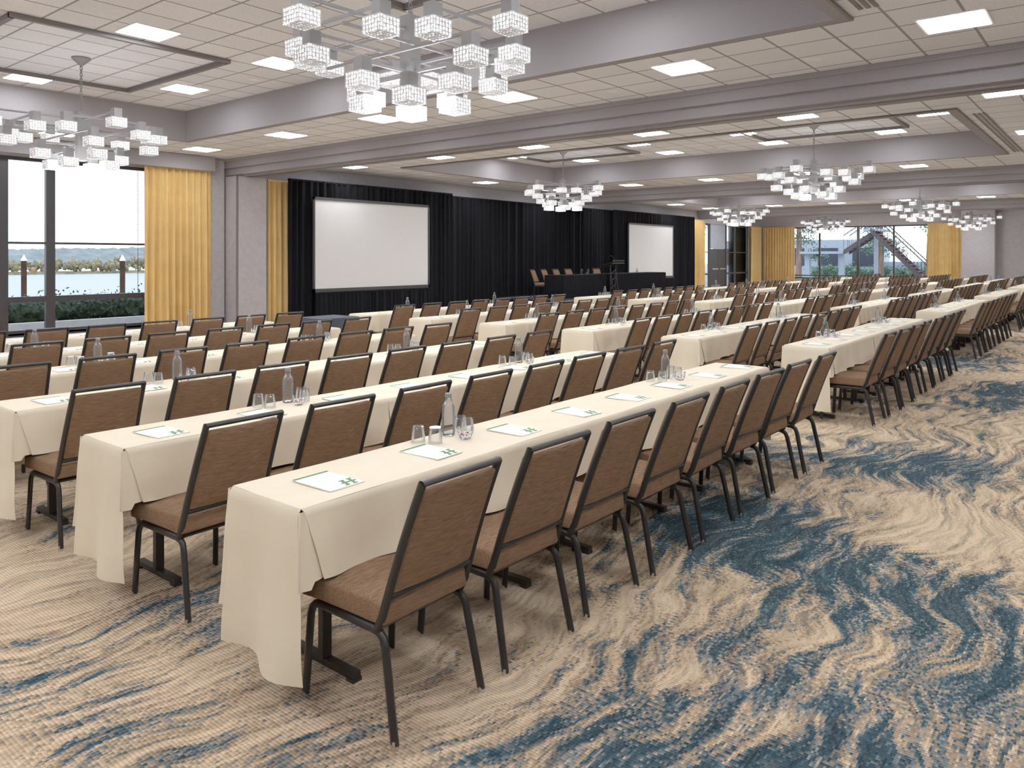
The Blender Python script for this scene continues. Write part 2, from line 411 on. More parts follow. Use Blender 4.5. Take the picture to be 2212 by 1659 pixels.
b.box(XL-.07,XL-.0,38.05,38.8,.98,1.04,2); b.box(XL-.07,XL-.0,39.0,39.75,.98,1.04,2)
struct(b.obj('door_1',[m_alu,m_bluegrey,m_glide],merge=False))

# curtains -------------------------------------------------
def curtain(name,axis,pos,a0,a1,z0,z1,mat,amp,wl,rows=8,seed=1,irr=.35,gather=0):
    rnd=random.Random(seed); n=max(2,int((a1-a0)/wl))
    ph=[rnd.uniform(-irr,irr) for _ in range(n+2)]; am=[amp*rnd.uniform(.45,1.35) for _ in range(n+2)]
    nu=n*8
    def fn(u,v):
        k=u*n; i=int(min(k,n)); fr=k-i
        phs=ph[i]*(1-fr)+ph[i+1]*fr; A=am[i]*(1-fr)+am[i+1]*fr
        sway=.35*math.sin(v*3+i*1.7)
        d=A*math.sin(2*pi*k+phs*2*pi+sway*(1-v))
        if gather: A2=A*(.55+.45*(1-v)); d=A2*math.sin(2*pi*k+phs+sway*(1-v))
        a=a0+(a1-a0)*u; z=z0+(z1-z0)*v
        return (pos+d,a,z) if axis=='x' else (a,pos+d,z)
    b=MB(); b.grid(fn,nu,rows)
    if axis=='x': b.box(pos-amp*.5,pos+amp*.5,a0,a1,z1-.02,z1+.02)
    else: b.box(a0,a1,pos-amp*.5,pos+amp*.5,z1-.02,z1+.02)
    return b.obj(name,[mat],60,merge=False)
gl='floor-length pleated gold curtain beside a window'
for i,(ax,p,a0,a1,z1) in enumerate([('x',-16.9,8.02,9.58,3.66),('x',-16.6,10.92,11.6,3.55),('x',-16.5,34.5,35.85,3.45),('x',-16.7,42.4,43.9,3.36),('y',44.3,-16.75,-14.9,3.36),('y',44.3,-8.1,-6.52,3.36)]):
    top(curtain('gold_curtain',ax,p,a0,a1,.02,z1,m_gold,.075,.15,seed=i,gather=1),gl,'curtain','gold window curtains')
dl='black velour pipe-and-drape backdrop behind the stage'
top(curtain('black_drape','x',-16.35,11.35,17.3,.02,3.60,m_black,.05,.20,seed=11),'black velour drape surrounding a projection screen','drape','black stage drapes')
top(curtain('black_drape','x',-16.65,17.2,27.7,.02,3.56,m_black,.06,.21,seed=12),dl,'drape','black stage drapes')
top(curtain('black_drape','x',-16.35,26.9,34.3,.02,3.56,m_black,.05,.20,seed=13),'black velour drape surrounding a projection screen','drape','black stage drapes')
def screen(y0,y1,z0,z1):
    e=empty('projection_screen'); e.location=(-16.22,(y0+y1)/2,0)
    w=(y1-y0)/2; t=.05
    b=MB(); b.box(-.03,.03,-w,w,z1-t*1.4,z1); b.box(-.03,.03,-w,w,z0,z0+t*2); b.box(-.03,.03,-w,-w+t,z0,z1); b.box(-.03,.03,w-t,w,z0,z1)
    part(b.mesh('border',[m_screenframe],merge=False),'border',e)
    b=MB(); b.box(-.012,.005,-w+t,w-t,z0+t*2,z1-t*1.4); part(b.mesh('screen_surface',[m_screen]),'screen_surface',e)
    for s in(-1,1):
        b=MB(); b.tube([(-.02,s*w*.8,.03),(-.02,s*w*.8,z0+.1)],.02); b.box(-.05,.03,s*w*.8-.03,s*w*.8+.03,0,.035)
        part(b.mesh('stand_leg',[m_frame],merge=False),'stand_leg',e)
    top(e,'blank white projection screen with dark border set in black drapes','projection screen','stage projection screens')
    top(curtain('screen_skirt','x',-16.13,y0+.02,y1-.02,.02,z0-.01,m_black,.022,.13,rows=4,seed=int(y0)),'black pleated skirt below a projection screen','skirt','screen skirts')
screen(12.0,16.16,.73,3.19); screen(27.8,31.85,.70,3.08)

# ------------------------------------------------------------------ ceiling lights
b=MB(); h=.305
b.box(-h,h,-h,h,-.012,0,0); b.box(-h+.025,h-.025,-h+.025,h-.025,-.016,-.0125,1)
pm=b.mesh('ceiling_light_panel',[m_white,m_panel],merge=False)
PX=[1.4,-1.35,-4.3,-7.05,-9.85,-12.6,-15.7]  # first column is out of view, added for extra downlight
for y in [-2.8,-.6,8.7,12.85,21.8,25.7,34.7,38.1]:
    for x in PX: inst(pm,'ceiling_light_panel','square lit troffer panel set in the tile ceiling','ceiling light','ceiling light panels',(x,y,ZL))
for y in [2.1,4.9,17.2,30.2]:
    for x in (1.4,-1.35,-15.75): inst(pm,'ceiling_light_panel','square lit troffer panel set in the tile ceiling','ceiling light','ceiling light panels',(x,y+1.0 if x<-9 else y,ZL))  # right-hand panels here are unseen too, added to brighten the room
for y0,y1 in trays[:3]:
    c=(y0+y1)/2+.2
    for dy,xs in [(-2.05,[-4.3,-7.05,-9.95,-12.75]),(2.0,[-4.3,-7.05,-9.95,-12.75]),(0,[-13.95,-9.9,-7.1,-3.1])]:
        for x in xs: inst(pm,'ceiling_light_panel','square lit troffer panel in the raised ceiling tray','ceiling light','ceiling light panels',(x,c+dy,ZT))
for x in (-3.2,-8.2,-9.9,-14.2): inst(pm,'ceiling_light_panel','square lit troffer panel in the raised ceiling tray','ceiling light','ceiling light panels',(x,41.0,ZT))
b=MB(); b.lathe([(.10,0),(.10,-.008),(.075,-.014),(.07,-.004),(.0001,-.003)],20,0)
dm=b.mesh('recessed_downlight',[m_white,m_trimdark],40)
for y,z in [(9.3,ZL),(12.2,ZL),(22.4,ZL),(25.1,ZL),(7.1,ZT),(3.0,ZT),(15.0,ZT),(19.4,ZT)]:
    for x in (-2.9,-5.7,-8.5,-11.2,-14.0): inst(dm,'recessed_downlight','small round white recessed downlight in the ceiling','downlight','recessed downlights',(x,y,z-.001))

# ------------------------------------------------------------------ chandeliers
blocks=[]
arms=[]
zA,zB,zC=3.66,3.42,3.16
for s in(-1,1):
    arms+= [((0,0,zA),(s*1.14,0,zA)),((0,0,zA),(0,s*1.14,zA))]
    blocks+= [(s*1.14,0,zA),(0,s*1.14,zA)]
    arms+= [((s*.78,-.50,zA-.08),(s*.78,.50,zA-.08)),((-.50,s*.78,zA-.08),(.50,s*.78,zA-.08))]
    for t in(-1,1): blocks+= [(s*.78,t*.50,zA-.08),(t*.50,s*.78,zA-.08)]
    arms+= [((-.90,s*.2,zB),(.90,s*.2,zB)),((s*.2,-.90,zB+.05),(s*.2,.90,zB+.05))]
    for t in(-1,1): blocks+= [(t*.90,s*.2,zB-.02)] if s*t<0 else [(s*.2,t*.90,zB+.03)]
    arms+= [((0,0,zC+.12),(s*.54,0,zC+.12)),((0,0,zC+.12),(0,s*.54,zC+.12))]
    blocks+= [(s*.54,0,zC+.12),(0,s*.54,zC+.12)]
    arms+= [((-.28,s*.28,zC),(.28,s*.28,zC))]
    for t in(-1,1): blocks+= [(t*.28,s*.28,zC)]
def block_mesh():
    b=MB(); H=.102; Z=.132; nx=6; nz=4; rb=random.Random(9)
    def face(o,u,v,n,nu,nv):
        o=Vector(o);u=Vector(u);v=Vector(v);n=Vector(n)
        for i in range(nu):
            for j in range(nv):
                c=[o+u*(i/nu)+v*(j/nv),o+u*((i+1)/nu)+v*(j/nv),o+u*((i+1)/nu)+v*((j+1)/nv),o+u*(i/nu)+v*((j+1)/nv)]
                m=sum(c,Vector())/4; q=[m+(p-m)*.86-n*(.003+rb.uniform(0,.010)) for p in c]
                k=len(b.v); b.v+= [tuple(p) for p in c+q]
                for a in range(4):
                    d=(a+1)%4; b.f.append([k+a,k+d,k+4+d,k+4+a]); b.m.append(1)
                b.f.append([k+4,k+5,k+6,k+7]); b.m.append(0)
    face((-H,-H,-Z),(2*H,0,0),(0,0,Z),(0,-1,0),nx,nz); face((H,H,-Z),(-2*H,0,0),(0,0,Z),(0,1,0),nx,nz)
    face((H,-H,-Z),(0,2*H,0),(0,0,Z),(1,0,0),nx,nz); face((-H,H,-Z),(0,-2*H,0),(0,0,Z),(-1,0,0),nx,nz)
    face((-H,-H,0),(2*H,0,0),(0,2*H,0),(0,0,1),nx,nx); face((-H,H,-Z),(2*H,0,0),(0,-2*H,0),(0,0,-1),nx,nx)
    return b
bb=block_mesh(); bme=bb.mesh('lamp_shade',[m_block,m_blockedge])
def arms_mb(b):
    for p,q in arms:
        x0,x1=sorted((p[0],q[0]));y0,y1=sorted((p[1],q[1])); w=.012
        b.box(x0-w,x1+w,y0-w,y1+w,p[2]-w,p[2]+w)
def post_mb(b): b.box(-.065,.065,-.065,.065,3.06,3.78)
def fit_mb(b,x,y,z): b.box(x-.055,x+.055,y-.055,y+.055,z-.1,z+.03)
def canopy_mb(b): b.lathe([(.0001,ZT),(.13,ZT),(.13,ZT-.02),(.045,ZT-.1),(.02,ZT-.12),(.0001,ZT-.12)],16)
def chain_mb(b):
    z=3.80;i=0
    while z<ZT-.1:
        b.torus((0,0,z+.03),.018,.006,'x' if i%2 else 'y',1.7,8,4); z+=.045;i+=1
    b.tube([(0,0,3.78),(0,0,3.82)],.025)
cl='grey metal chandelier with etched glass cube shades hanging by chain'
e=empty('chandelier')
b=MB();arms_mb(b);part(b.mesh('arm',[m_metalgrey],merge=False),'arm',e)
b=MB();post_mb(b);part(b.mesh('post',[m_metalgrey]),'post',e)
b=MB();canopy_mb(b);part(b.mesh('canopy',[m_metalgrey],40),'canopy',e)
b=MB();chain_mb(b);part(b.mesh('chain',[m_metalgrey],40),'chain',e)
b=MB();fit_mb(b,0,0,0);fm=b.mesh('shade_holder',[m_metalgrey],bevel=.006)
for x,y,z in blocks:
    part(fm,'shade_holder',e,(x,y,z)); part(bme,'lamp_shade',e,(x,y,z-.1))
ld=bpy.data.lights.new('bulb','POINT'); ld.energy=58; ld.color=(1,.99,.98); ld.shadow_soft_size=.35
lo=bpy.data.objects.new('bulb',ld); COL.objects.link(lo); lo.parent=e; lo.location=(0,0,2.85)
top(e,cl,'chandelier','ballroom chandeliers',(CH[0][0],CH[0][1],0))
for x,y in CH[1:4]: copytree(e,(x,y,0))
b=MB();arms_mb(b);post_mb(b);canopy_mb(b);chain_mb(b)
b.m=[0]*len(b.f)
for x,y,z in blocks:
    fit_mb(b,x,y,z); 
    while len(b.m)<len(b.f): b.m.append(0)
    k=len(b.v); b.v+=[(p[0]+x,p[1]+y,p[2]+z-.1) for p in bb.v]
    b.f+=[[i+k for i in f] for f in bb.f]; b.m+=[m+1 for m in bb.m]
cm=b.mesh('chandelier',[m_metalgrey,m_block,m_blockedge],merge=False)
for x,y in CH[4:]:
    o=inst(cm,'chandelier',cl,'chandelier','ballroom chandeliers',(x,y,0))
    l=bpy.data.objects.new('bulb',ld); COL.objects.link(l); l.parent=o; l.location=(0,0,2.85)

# ------------------------------------------------------------------ chairs (face -X)
def xb(z): return .195+(z-.42)*.31+ .03*((z-.42)/.49)**2
def leg_mb(b,fr,s,gl_=1):
    if fr: pts=[(-.228,s*.215,.012),(-.208,s*.205,.315),(-.200,s*.203,.340),(-.182,s*.202,.355),(-.15,s*.2,.360),(-.03,s*.2,.36)]
    else: pts=[(.268,s*.22,.012),(.203,s*.205,.315),(.192,s*.203,.340),(.172,s*.202,.355),(.14,s*.2,.360),(-.03,s*.2,.36)]
    b.tube(pts,.0165,.0135,8,0)
    p=pts[0]; b.lathe([(.0001,0),(.014,0),(.015,.012),(.012,.03)],8,gl_,(p[0],p[1],0))
def backframe_mb(b):
    n=7
    for s in(-1,1):
        pts=[(.165,s*.208,.365)]+[(xb(z),s*(.209-.014*(z-.42)/.49),z) for z in [.42+(.905-.42)*i/n for i in range(n+1)]]
        b.tube(pts,.017,.0125,8,0)
    b.tube([(xb(.902),-.2,.902),(xb(.902),.2,.902)],.015,.012,8,0,up=(0,0,1))
    b.tube([(xb(.49)+.004,-.2,.49),(xb(.49)+.004,.2,.49)],.012,.012,8,0,up=(0,0,1))
def seatframe_mb(b):
    for x in(-.17,.15): b.tube([(x,-.2,.365),(x,.2,.365)],.013,seg=6,up=(0,0,1))
    for s in(-1,1): b.box(-.16,.14,s*.16-.012,s*.16+.012,.362,.388)
def seat_mb(b,mi=0):
    def T(p):
        x,y,z=p
        dome=.008*(1-(y/.22)**2)*(1-(x/.24)**2) if z>0 else 0
        wf=-.008*max(0,(-x-.12)/.12)**2
        return Vector((x-.022,y*(1-.03*(x/.23)),z+.426+dome+wf))
    b.rbox(.228,.222,.041,.015,mi,T,(4,4,1))
def back_mb(b,mi=0):
    def T(p):
        x,y,z=p; zz=z+.687; w=1-.055*(zz-.42)/.49
        return Vector((xb(zz)+x-.004+.012*((y/.2)**2-.5)*-1, y*w, zz))
    b.rbox(.024,.199,.188,.014,mi,T,(1,4,4))
CL='armless banquet chair with brown woven upholstery and black metal frame'
GR='banquet chairs along the training tables'
ce=empty('banquet_chair')
b=MB();seat_mb(b);part(b.mesh('seat',[m_fabric],50),'seat',ce)
b=MB();back_mb(b);part(b.mesh('backrest',[m_fabric],50),'backrest',ce)
b=MB();backframe_mb(b);part(b.mesh('back_frame',[m_frame],50,merge=False),'back_frame',ce)
b=MB();seatframe_mb(b);part(b.mesh('seat_frame',[m_frame],50,merge=False),'seat_frame',ce)
for fr in(0,1):
    for s in(-1,1):
        b=MB();leg_mb(b,fr,s);part(b.mesh('leg',[m_frame,m_glide],50,merge=False),'leg',ce)
b=MB();backframe_mb(b);seatframe_mb(b)
for fr in(0,1):
    for s in(-1,1): leg_mb(b,fr,s,0)
seat_mb(b,1);back_mb(b,1)
chair_far=b.mesh('banquet_chair',[m_frame,m_fabric],50,merge=False)

# ------------------------------------------------------------------ tables
LENS=[1.65,1.45,1.45]; ROWX0=-2.53; PITCH=1.38; NROW=6
SECT=[1.65,7.85,14.2,20.4,26.6,32.8]
TW=.457
def table_parts(Ln):
    b=MB(); b.box(-TW/2,TW/2,-Ln/2+.004,Ln/2-.004,.712,.738); t=b.mesh('tabletop',[m_wood])
    b=MB(); b.box(-.015,.015,-.022,.022,.03,.712); b.box(-.2,.2,-.018,.018,.012,.038); b.box(-.2,.2,-.02,.02,.69,.712)
    for s in(-1,1): b.box(s*.18-.022,s*.18+.022,-.022,.022,0,.016)
    l=b.mesh('table_leg',[m_wood],merge=False)
    return t,l
TP=[table_parts(l) for l in LENS]
def cloth(Ln,near,far,seed):
    rnd=random.Random(seed); b=MB(); hx=TW/2+.006; hy=Ln/2; z=.7455
    nU=max(10,int(Ln/.03)); ph=rnd.uniform(0,6); ph2=rnd.uniform(0,6)
    y0=-hy-(.006 if near else 0); y1=hy+(.006 if far else 0)
    r=.012
    b.grid(lambda u,v:(-hx+r+(2*hx-2*r)*v,y0+r*near+(y1-y0-r*near-r*far)*u,z+.0015*math.sin(u*9+v*5+ph)),nU,6)
    def side(sg,drop,amp):
        def fn(u,v):
            t=v
            Y=y0+r*near+(y1-y0-r*near-r*far)*u
            if near: Y+= .07*t*max(0,1-u*Ln/.3)*(1 if sg>0 else .3)
            if far: Y-= .05*t*max(0,1-(1-u)*Ln/.25)
            if v<.08: a=v/.08*pi/2; x=hx-r+r*math.sin(a); zz=z-r+r*math.cos(a)
            else:
                q=(v-.08)/.92
                fold=(.5+.5*math.sin(u*Ln*17+ph+1.5*math.sin(u*Ln*5+ph2)))**2
                x=hx+q*(.006+amp*fold)+.006*math.sin(q*5+u*Ln*3)*q; zz=z-r-q*(drop-r)+.010*q*math.sin(u*Ln*6+ph2)
            return (sg*x,Y,zz)
        b.grid(fn,nU,14,flip=sg>0)
    side(1,.262,.030); side(-1,.42,.035)
    def end(sg,drop):
        def fn(u,v):
            if v<.05: a=v/.05*pi/2; yy=hy+.006-r+r*math.sin(a); zz=z-r+r*math.cos(a); f=0
            else:
                q=(v-.05)/.95; f=q; yy=hy+.006+q*(.014+.016*math.sin(u*8+ph)+.03*math.sin(u*pi*2.2+ph2)*q)+.004*math.sin(q*9); zz=z-r-q*(drop-r)-.03*q*(u if sg<0 else 1-u)
            e=1+.04*f
            x=(-hx+r*(1-f)+(2*hx-2*r*(1-f))*u)*e
            return (x,sg*yy,zz)
        b.grid(fn,16,18)
        for c in(-1,1):
            dd=.262 if c>0 else .42
            def fc(u,v):
                w=u*.10*min(1,.15+v*1.0); q=v
                return (c*(hx+.002+.016*math.sin(u*pi)*q+.010*q), sg*(hy+.004-w+.018*q*(1-u)), z-r*.6-q*(dd*(1.10 if u<.5 else 1.0)-.01))
            b.grid(fc,8,10)
            # soft wrap closing the corner between end panel and side fold
            def wrap(u,v):
                s_=v*dd*1.08; q=max(.0,min(1,(s_-.03)/drop))
                P0=Vector(fn(1 if c>0 else 0,.05+.95*q)); P1=Vector(fc(0,v))
                P0.z=P1.z if v>0 else z-r*.6
                M_=P0.lerp(P1,u); bulge=.010*math.sin(u*pi)*(.3+v)
                return (M_.x+c*bulge,M_.y+sg*bulge,M_.z)
            b.grid(wrap,4,10)
    if near: end(-1,.60)
    if far: end(1,.60)
    return b.mesh('tablecloth',[m_cloth],70)
CM=[cloth(LENS[0],1,0,3),cloth(LENS[1],0,0,5),cloth(LENS[2],0,1,8)]
def lathe_mesh(name,parts,mats,seg=18):
    b=MB()
    for prof,mi in parts: b.lathe(prof,seg,mi)
    return b.mesh(name,mats,40,merge=True)
bottle_me=lathe_mesh('glass_body',[([(.0001,0),(.030,0),(.033,.006),(.033,.130),(.030,.150),(.020,.168),(.016,.182),(.016,.196)],0),([(.029,.010),(.0001,.012)],0)],[m_tumbler])
cap_me=lathe_mesh('bottle_cap',[([(.0001,.212),(.015,.212),(.018,.208),(.018,.192),(.0165,.192)],0)],[m_metalgrey])
glass_me=lathe_mesh('tumbler',[([(.035,0),(.0345,.004),(.030,.070),(.028,.077),(.0001,.077)],0),([(.0285,.064),(.0001,.066)],0)],[m_tumbler])
bowl_me=lathe_mesh('candy_bowl',[([(.0001,0),(.024,0),(.028,.006),(.037,.03),(.041,.058),(.039,.058)],0)],[m_tumbler])
b=MB()
for i in range(16):
    a=random.uniform(0,2*pi);r=random.uniform(0,.019);zc=.018+.003*(i//3)
    cx,cy=r*math.cos(a),r*math.sin(a)
    b.lathe([(.0001,zc-.005),(.007,zc-.003),(.008,zc),(.007,zc+.003),(.0001,zc+.005)],8,i%2,(cx,cy,0))
candy_me=b.mesh('wrapped_mint_candies',[m_candy,m_paper],40)
b=MB(); b.box(-.12,.12,-.085,.085,0,.004,0); b.box(-.118,-.103,-.085,.085,.0041,.0046,1)
def lg(x0,x1,y0,y1,sh=.0):
    def T(p):
        x,y=p.x,p.y+sh*(.09-p.x)
        return Vector((.112+(x-.112)*1.25,.076+(y-.076)*1.25,p.z))
    b.box(x0,x1,y0,y1,.0041,.0047,1,T=T)
lg(.058,.112,.026,.037,.25); lg(.052,.106,.054,.065,.25); lg(.078,.088,.018,.076,.25)
lg(.055,.062,.020,.040,.25); lg(.105,.112,.051,.070,.25); lg(.105,.111,.020,.038,.25); lg(.052,.058,.052,.072,.25)
pad_me=b.mesh('notepad',[m_paper,m_green],merge=False)
chair_sp=.588; ch0=.315
rng=random.Random(3)
first=True
tab_e={}
for si,sy in enumerate(SECT):
    for r in range(NROW):
        X=ROWX0-PITCH*r
        y=sy
        for ti,ln in enumerate(LENS):
            c=(X,y+ln/2,0)
            if si<2:
                if ti not in tab_e:
                    te=empty('training_table'); part(TP[ti][0],'tabletop',te)
                    for s in(-1,1): part(TP[ti][1],'table_leg',te,(0,s*(ln/2-.28),0))
                    top(te,'narrow rectangular training table under an ivory cloth','table','training tables',c); tab_e[ti]=te
                else: copytree(tab_e[ti],c)
            else:
                if ('f',ti) not in tab_e:
                    b=MB(); b.box(-TW/2,TW/2,-ln/2+.004,ln/2-.004,.712,.738)
                    for s in(-1,1): b.box(-.025,.025,s*(ln/2-.28)-.03,s*(ln/2-.28)+.03,.02,.712); b.box(-.2,.2,s*(ln/2-.28)-.03,s*(ln/2-.28)+.03,0,.06)
                    tab_e[('f',ti)]=b.mesh('training_table',[m_wood],merge=False)
                inst(tab_e[('f',ti)],'training_table','narrow rectangular training table under an ivory cloth','table','training tables',c)
            inst(CM[ti],'tablecloth','ivory cloth draped over a narrow training table','tablecloth','ivory tablecloths',c)
            y+=ln
        for k in range(8):
            cy=sy+ch0+chair_sp*k; cx=X+.355+rng.uniform(-.012,.012); rz=rng.uniform(-.03,.03)
            if si<2:
                if first:
                    top(ce,CL,'chair',GR,(cx,cy,0),rz); first=False
                else: copytree(ce,(cx,cy,0),rz)
            else: inst(chair_far,'banquet_chair',CL,'chair',GR,(cx,cy,0),rz)
            if si<3: inst(pad_me,'notepad','white notepad with green top strip and green letter mark','notepad','notepads on the tables',(X+.03+rng.uniform(-.01,.01),cy-.04,.7475),rng.uniform(-.08,.08))
        for k in (1.17,3.50):
            cy=sy+k+rng.uniform(-.03,.03); cz=.7475
            if si<4:
                e=empty('water_bottle'); part(bottle_me,'glass_body',e); part(cap_me,'bottle_cap',e)
                top(e,'clear glass water bottle with grey cap on a table','bottle','water bottles',(X-.155,cy,cz))
                for dx,dy in [(-.17,-.2),(-.09,-.17),(-.165,.11),(-.10,.08)]:
                    inst(glass_me,'tumbler','upside-down clear drinking glass on a table','glass','drinking glasses',(X+dx+rng.uniform(-.006,.006),cy+dy+rng.uniform(-.006,.006),cz))
            else:
                inst(bottle_me,'water_bottle','clear glass water bottle on a table','bottle','water bottles',(X-.155,cy,cz))
            if si<2:
                inst(bowl_me,'candy_bowl','small clear glass bowl of mints on a table','bowl','candy bowls',(X-.03,cy-.01,cz))
                o=inst(candy_me,'wrapped_mint_candies','red and white wrapped mints in a glass bowl','candy','mint candies',(X-.03,cy-.01,cz)); o['kind']='stuff'

# ------------------------------------------------------------------ stage
b=MB(); b.box(-16.1,-13.3,19.2,27.3,.28,.32,0)
for i in range(3): b.box(-16.05+i*1.33,-16.0+i*1.33,19.3,27.2,0,.28,0)
b.grid(lambda u,v:(-13.3+.012*math.sin(u*330),19.2+8.1*u,.30*v),400,1,1)
b.grid(lambda u,v:(-16.1+2.8*u,19.2-.012*math.sin(u*120),.30*v),140,1,1)
top(b.obj('stage_riser',[m_screenframe,m_black],merge=False),'low black skirted stage riser in front of the drapes','stage')
def head_table(y0,y1):
    e=empty('head_table'); e.location=(-14.25,(y0+y1)/2,.32); h=(y1-y0)/2
    b=MB(); b.box(-.38,.38,-h,h,.72,.745); part(b.mesh('tabletop',[m_black]),'tabletop',e)
    n=int(h*2/.02)
    b=MB(); b.grid(lambda u,v:(.385+.012*math.sin(u*h*2*60),-h+2*h*u,.01+.72*v),n,2)
    for s in(-1,1): b.grid(lambda u,v:(-.38+.76*u,s*(h+.005)+.012*math.sin(u*46),.01+.72*v),60,2)
    part(b.mesh('table_skirt',[m_black],60,merge=False),'table_skirt',e)
    for s in(-1,1):
        for t in(-1,1):
            b=MB(); b.tube([(t*.32,s*(h-.2),0),(t*.32,s*(h-.2),.72)],.015)
            part(b.mesh('table_leg',[m_frame],merge=False),'table_leg',e)
    top(e,'head table with black pleated skirt on the stage riser','table','head tables')
head_table(19.8,22.3); head_table(22.8,26.6)
for x,y,rz in [(-15.2,20.45,pi+.3),(-15.2,21.05,pi+.2),(-15.15,21.65,pi+.1),(-15.1,22.3,pi),(-15.1,24.1,pi-.1)]:
    copytree(ce,(x,y,.32),rz,'brown upholstered banquet chair behind the head table','chairs on the stage')
for y in (21.3,21.7,25.0):
    inst(bottle_me,'water_bottle','clear glass water bottle on the head table','bottle','water bottles',(-14.2,y,1.065))
for y in (21.45,21.9,24.8):
    inst(glass_me,'tumbler','upside-down clear drinking glass on the head table','glass','drinking glasses',(-14.1,y,1.065))
e=empty('lectern'); e.location=(-13.62,22.35,.32)
b=MB()
for s in(-1,1):
    b.tube([(0,s*.17,.03),(0,s*.17,1.05)],.02); b.tube([(.12,s*.17,.03),(.0,s*.17,.9)],.014)
for z in(.25,.5,.75): b.tube([(0,-.17,z),(0,.17,z+.15)],.012,up=(0,0,1))
part(b.mesh('post',[m_frame],merge=False),'post',e)
b=MB(); b.box(-.22,.25,-.25,.25,0,.03); part(b.mesh('base',[m_frame],bevel=.005),'base',e)
b=MB(); b.box(-.25,.22,-.38,.38,-.015,.015,T=lambda p:Vector((p.x,p.y,p.z+1.1+.28*p.x))); b.box(.2,.22,-.38,.38,1.1,1.22); part(b.mesh('reading_desk',[m_frame],merge=False),'reading_desk',e)
b=MB(); b.tube([(0,.1,1.12),(-.02,.1,1.28),(-.1,.08,1.36)],.007); b.tube([(-.1,.08,1.36),(-.14,.07,1.38)],.015); part(b.mesh('microphone',[m_frame],merge=False),'microphone',e)
top(e,'black metal lectern with slanted reading desk and gooseneck microphone','lectern')
b=MB(); b.box(-.3,.3,-.35,.35,.70,.73,0)
b.grid(lambda u,v:(.305+.01*math.sin(u*40),-.35+.7*u,.02+.69*v),40,2,0); b.grid(lambda u,v:(-.3+.6*u,-.355+.01*math.sin(u*34),.02+.69*v),40,2,0)
b.grid(lambda u,v:(-.3+.6*u,.355+.01*math.sin(u*34),.02+.69*v),40,2,0)
for s in(-1,1): b.box(-.27,.27,s*.3-.015,s*.3+.015,0,.7)
top(b.obj('equipment_table',[m_bluedark],merge=False),'small side table with dark navy cloth beside the front row','table',loc=(-9.55,7.35,0))
b=MB()
for i in range(70): b.lathe([(.0001,-.012),(.011,-.006),(.011,.006),(.0001,.012)],6,0,(0,0,.6+i*.043))
b.tube([(0,0,.6),(0,0,3.66)],.003)
top(b.obj('shade_pull_chain',[m_frame],merge=False),'long beaded roller shade pull chain by the window','chain',loc=(-16.98,7.92,0))

# ------------------------------------------------------------------ exterior: river side
b=MB(); b.box(-20.1,XL-.26,-30,34,-.3,-.05); top(b.obj('patio',[m_concrete]),'grey aggregate concrete patio outside the windows','patio')
b=MB(); b.box(-20.0,-19.82,-6,33,-.05,.12); top(b.obj('curb',[m_curb]),'low concrete curb edging the patio planting bed','curb')
def blob(b,c,r,sub=2,amp=.25,seed=0,mi=0,sq=(1,1,1)):
    bm=bmesh.new(); bmesh.ops.create_icosphere(bm,subdivisions=sub,radius=1)
    rr=random.Random(seed); o=len(b.v)
    for v in bm.verts:
        k=r*(1+rr.uniform(-amp,amp)); b.v.append((c[0]+v.co.x*k*sq[0],c[1]+v.co.y*k*sq[1],c[2]+v.co.z*k*sq[2]))
    for f in bm.faces: b.f.append([o+v.index for v in f.verts]); b.m.append(mi)
    bm.free()
def leafquads(b,c,n,R,sz,rr,mi=0):
    for _ in range(n):
        p=Vector(c)+Vector((rr.gauss(0,.5)*R[0],rr.gauss(0,.5)*R[1],rr.gauss(0,.4)*R[2]))
        a=Vector((rr.uniform(-1,1),rr.uniform(-1,1),rr.uniform(-1,1))).normalized()*sz*rr.uniform(.6,1.2)
        d=a.cross(Vector((rr.uniform(-1,1),rr.uniform(-1,1),rr.uniform(-1,1)))).normalized()*sz*.5
        o=len(b.v); b.v+=[tuple(p-a),tuple(p+d),tuple(p+a),tuple(p-d)]; b.f.append([o,o+1,o+2,o+3]); b.m.append(mi)
b=MB(); rr=random.Random(5)
y=-3
while y<16:
    blob(b,(-20.98+rr.uniform(-.08,.08),y,.30),rr.uniform(.30,.36),2,.2,rr.randint(0,9999),0)
    leafquads(b,(-20.95,y,.34),260,(.38,.3,.42),.045,rr)
    y+=.28
b.box(-21.5,-20.15,-3.2,16.2,-.5,.05)
o=top(b.obj('hedge',[m_leaf],merge=False),'dense dark green hedge along the riverside patio','hedge',kind='stuff')
b=MB(); b.box(-231,-23.5,-500,900,-3.4,-3.15); top(b.obj('river',[m_water]),'wide grey-blue river beyond the patio','river')
b=MB()
for i in range(3200):
    yy=rr.uniform(-40,300); d=rr.uniform(0,14)
    hgt=.8+3.2*max(0,.5+mnoise.noise(Vector((yy*.07,1.3,0))))*(.6+.6*mnoise.noise(Vector((yy*.3,5.3,0))))
    blob(b,(-234-d,yy,-2.2+rr.uniform(0,max(.3,hgt))+d*.10),rr.uniform(.25,.7),1,.4,i,0,(1,1.0,rr.uniform(.9,2.0)))
b.box(-260,-231.2,-80,350,-3.3,-2.7)
top(b.obj('treeline',[m_bank],merge=False),'autumn trees and brush on the far river bank','trees',kind='stuff')
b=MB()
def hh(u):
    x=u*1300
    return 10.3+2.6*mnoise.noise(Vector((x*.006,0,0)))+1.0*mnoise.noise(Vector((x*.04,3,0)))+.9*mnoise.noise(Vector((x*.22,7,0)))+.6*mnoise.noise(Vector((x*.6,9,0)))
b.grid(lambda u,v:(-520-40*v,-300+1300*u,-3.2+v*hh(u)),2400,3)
top(b.obj('distant_hills',[m_hill],merge=False),'hazy blue-green wooded hills across the river','hills',kind='stuff')
